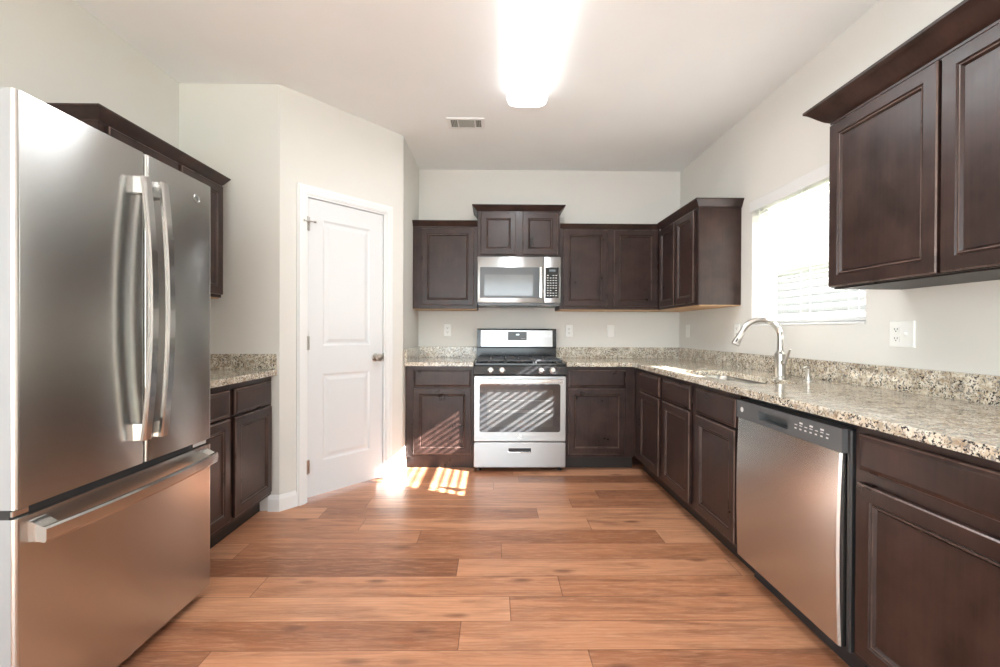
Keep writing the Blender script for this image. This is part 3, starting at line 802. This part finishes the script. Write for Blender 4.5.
# control strip: body with a pocket handle
y0 = .0
px0, px1, pz0, pz1 = .17, .355, .754, .790
box(bm, 0, px0, y0, .05, .737, .815); box(bm, px1, DW - .004, y0, .05, .737, .815)
box(bm, px0, px1, y0, .05, .737, pz0); box(bm, px0, px1, y0, .05, pz1, .815); box(bm, px0, px1, .035, .05, pz0, pz1)
bmesh.ops.remove_doubles(bm, verts=bm.verts, dist=1e-5)
cp_ = link('control_strip', bm, M_GREYPL, dwr)
bm = bmesh.new()
for i in range(7):
    hx = .395 + i * .026; box(bm, hx, hx + .014, -.0006, 0, .782, .785); box(bm, hx, hx + .010, -.0006, 0, .768, .773)
    if i % 2: box(bm, hx, hx + .016, -.0006, 0, .790, .796)
link('button_marks', bm, M_MARK, cp_)
bm = bmesh.new(); lathe(bm, [(.011, 0), (.011, .001), (.009, .0014)], (.045, 0, .776), (0, -1, 0)); link('badge', bm, M_MARK, cp_)
link('toe_panel', B(.006, DW - .006, .085, .12, .0, .10), M_BLACKM, dwr)
link('side_gasket', B(DW - .009, DW + .010, .020, .06, .10, .815, bev=.004), M_BLACKM, dwr)

# ------------------------------------------------------------------ refrigerator (front faces +X; local x = +Y, local y = -X)
FRX, FY0, FY1 = -1.195, 1.118, 1.884
fr = root('refrigerator', 'large stainless french-door refrigerator with bottom freezer drawer', 'refrigerator', (FRX, FY0, FZ), WALLROT['left'])
FW = FY1 - FY0; zt = 1.764 - FZ; zs1 = .710 - FZ; zs0 = .686 - FZ; split = 1.531 - FY0
link('cabinet_body', B(.006, FW - .006, .075, -(XL + .03) + FRX, .035, zt - .015, bev=.006), M_FSIDE, fr)
def fdoor(x0, x1, z0, z1, name='door', rn=.012, rf=.012):
    bm = bmesh.new(); T_ = .068
    prof = []
    def arc(cx, cy, r, a0, a1, s=6): return [(cx + r * math.cos(math.radians(a0 + (a1 - a0) * i / s)), cy + r * math.sin(math.radians(a0 + (a1 - a0) * i / s))) for i in range(s + 1)]
    pts = [(x0, T_)] + [(x, y) for x, y in arc(x0 + rn, rn, rn, 180, 270)] + [(x, y) for x, y in arc(x1 - rf, rf, rf, 270, 360)] + [(x1, T_)]
    # very slight crown across the width
    a = [bm.verts.new((x, y, z0)) for x, y in pts]; b = [bm.verts.new((x, y, z1)) for x, y in pts]
    bm.faces.new(a); bm.faces.new(b); stitch(bm, a, b)
    for f in bm.faces:
        cc = f.calc_center_median()
        if cc.y > .03 and abs(cc.z - (z0 + z1) / 2) < .3: f.material_index = 1
    o = link(name, bm, [M_STEEL_V, M_FSIDE], fr); sharp(o, 30); return o
d1 = fdoor(0, split - .003, zs1, zt); d2 = fdoor(split + .003, FW, zs1, zt, rn=.010, rf=.012)
d3 = fdoor(0, FW, .052, zs0, 'freezer_drawer')
link('gasket', B(.004, FW - .004, .02, .074, zs0 - .002, zs1 + .002), M_BLACKM, fr)
link('gasket', B(split - .004, split + .004, .012, .07, zs1 + .004, zt - .004), M_BLACKM, fr)
def bowed(par, xc, z0, z1):
    bm = bmesh.new(); P, Tn = [], []
    for i in range(19):
        t = -1 + 2 * i / 18; P.append((xc, -.030 - .026 * (1 - t * t), (z0 + z1) / 2 + t * (z1 - z0) / 2)); Tn.append(Vector((0, -1, 0)))
    ribbon(bm, P, (1, 0, 0), Tn, .035, .013); o = link('handle', bm, M_CHROME, par)
    for s, zz in ((1, z1), (-1, z0)):
        bm = bmesh.new(); pts = [(-.018, 0), (-.012, -.026), (.012, -.026), (.018, 0)]
        a = [bm.verts.new((xc + x, y, zz - s * .001)) for x, y in pts]; b = [bm.verts.new((xc + x, y, zz - s * .055)) for x, y in pts]
        bm.faces.new(a); bm.faces.new(b); stitch(bm, a, b)
        link('handle_mount', bm, M_CHROME, o)
bowed(d1, split - .036, .795 - FZ, 1.672 - FZ); bowed(d2, split + .042, .790 - FZ, 1.678 - FZ)
bm = bmesh.new(); P, Tn = [], []
for i in range(19):
    t = -1 + 2 * i / 18; P.append((FW / 2 + t * (FW / 2 - .030), -.040 - .022 * (1 - t * t), .636 - FZ)); Tn.append((0, -1, 0))
ribbon(bm, P, (0, 0, 1), Tn, .040, .013); fh = link('handle', bm, M_CHROME, d3)
for s in (-1, 1):
    bm = bmesh.new(); xc = FW / 2 + s * (FW / 2 - .052)
    pts = [(xc - .022, 0), (xc - .020, -.036), (xc + .020, -.036), (xc + .022, 0)]
    a = [bm.verts.new((x, y, .617 - FZ)) for x, y in pts]; b = [bm.verts.new((x, y, (.655 if y < 0 else .672) - FZ)) for x, y in pts]
    bm.faces.new(a); bm.faces.new(b); stitch(bm, a, b)
    link('handle_mount', bm, M_CHROME, fh)
emblem(d2, FW - .095, -.0004, 1.690 - FZ, .017)
for xx in (.05, FW - .05):
    bm = bmesh.new(); rplate(bm, xx - .030, xx + .030, zt - .014, zt + .012, .16, .085, .008); link('hinge_cover', bm, M_GREYPL, fr)
    link('middle_hinge', B(xx - .045, xx - .005 if xx < .1 else xx + .035, .012, .05, zs0 + .003, zs1 - .004, bev=.002), M_CHROME, fr)
for xx in (.07, FW - .07):
    for yy in (.14, .55):
        bm = bmesh.new(); cyl(bm, (xx, yy, 0), (xx, yy, .037), .02, seg=16); link('leveling_foot', bm, M_BLACKM, fr)
link('base_grille', B(.01, FW - .01, .045, .074, .012, .048), M_BLACKM, fr)

# ------------------------------------------------------------------ wall plates
def plate(label, cat, loc, side, kinds, name='electrical_outlet', group=None):
    r = root(name, label, cat, loc, WALLROT[side], group)
    w = .070 if len(kinds) == 1 else .118
    bm = bmesh.new(); loops = [rloop(bm, -w / 2 + i, w / 2 - i, -.0575 + i, .0575 - i, -h) for i, h in ((0, 0.0), (0, .003), (.003, .006))]
    bm.faces.new(loops[0]); stitch(bm, loops[0], loops[1]); stitch(bm, loops[1], loops[2]); bm.faces.new(loops[2]); link('cover_plate', bm, M_PLASTIC, r)
    for i, kk in enumerate(kinds):
        xc = 0 if len(kinds) == 1 else (-.023 + .046 * i)
        if kk == 'o':
            for zz in (-.020, .020):
                bm = bmesh.new(); rplate(bm, xc - .016, xc + .016, zz - .014, zz + .014, -.0055, -.008, .008); so = link('socket', bm, M_PLASTIC, r)
                bm = bmesh.new(); box(bm, xc - .008, xc - .0055, -.0086, -.0078, zz - .002, zz + .007); box(bm, xc + .0055, xc + .008, -.0086, -.0078, zz - .002, zz + .007)
                cyl(bm, (xc, -.0086, zz - .007), (xc, -.0078, zz - .007), .0028, seg=10); link('slots', bm, M_SLOT, so)
        else:
            bm = bmesh.new(); box(bm, xc - .006, xc + .006, -.008, -.0055, -.013, .013); 
            vs = box(bm, xc - .004, xc + .004, -.018, -.007, -.001, .009); link('toggle', bm, M_PLASTIC, r)
    return r
plate('white duplex outlet on the back wall left of the range', 'outlet', (-.445, D, 1.172), 'back', 'o')
plate('white duplex outlet on the back wall just right of the range', 'outlet', (.704, D, 1.168), 'back', 'o')
plate('white single switch plate on the back wall, halfway between range and corner', 'switch', (1.100, D, 1.168), 'back', 's', 'light_switch')
plate('white switch plate on the right wall nearest the room corner', 'switch', (XR, 4.0, 1.170), 'right', 's', 'light_switch')
plate('white outlet plate on the right wall behind the faucet spout', 'outlet', (XR, 3.18, 1.170), 'right', 'o')
plate('double white wall plate with outlet and switch below the near cabinet', 'outlet', (XR, 1.885, 1.158), 'right', 'os', 'electrical_outlet')

# ------------------------------------------------------------------ ceiling light and vent
LX0, LX1, LY0, LY1 = .072, .325, 1.60, 2.86
cl = root('ceiling_light', 'lit rectangular fluorescent ceiling fixture with white diffuser', 'ceiling light', ((LX0 + LX1) / 2, (LY0 + LY1) / 2, CH))
bm = bmesh.new(); hx, hy = (LX1 - LX0) / 2, (LY1 - LY0) / 2
rings = []
for ins, z in ((0, -.012), (0, -.055), (.008, -.078), (.028, -.092), (.06, -.096)):
    rings.append([bm.verts.new((x, y, z)) for x, y in rrect(-hx + ins, hx - ins, -hy + ins, hy - ins, max(.012, .05 - ins * .4), 6)])
for a_, b_ in zip(rings, rings[1:]): stitch(bm, a_, b_)
bm.faces.new(rings[0]); bm.faces.new(rings[-1]); link('diffuser', bm, M_LAMP, cl, smooth=False)
link('mounting_pan', B(-hx + .015, hx - .015, -hy + .015, hy - .015, -.012, 0), M_TRIM, cl)
vt = root('ceiling_vent', 'small white ceiling air vent with grey louvers', 'vent', (-.215, 3.25, CH))
vw, vh = .135, .083
bm = bmesh.new()
for (a, b, c, d) in ((-vw, vw, -vh, -vh + .024), (-vw, vw, vh - .024, vh), (-vw, -vw + .024, -vh + .024, vh - .024), (vw - .024, vw, -vh + .024, vh - .024), (-.062, -.054, -vh + .024, vh - .024), (.062, .070, -vh + .024, vh - .024)):
    box(bm, a, b, c, d, -.008, 0)
link('frame', bm, M_TRIM, vt)
link('duct_backing', B(-vw + .02, vw - .02, -vh + .02, vh - .02, -.0015, 0), M_SLOT, vt)
bm = bmesh.new()
for i in range(9):
    y = -vh + .030 + i * .0135
    vs = box(bm, -.053, .061, y - .005, y + .005, -.0055, -.0042)
for x in list(-.108 + .011 * i for i in range(5)) + list(.075 + .011 * i for i in range(4)):
    box(bm, x - .0035, x + .0035, -vh + .026, vh - .026, -.0055, -.0042)
link('louvers', bm, plain('grey_louver', (.42, .42, .38), .5), vt)
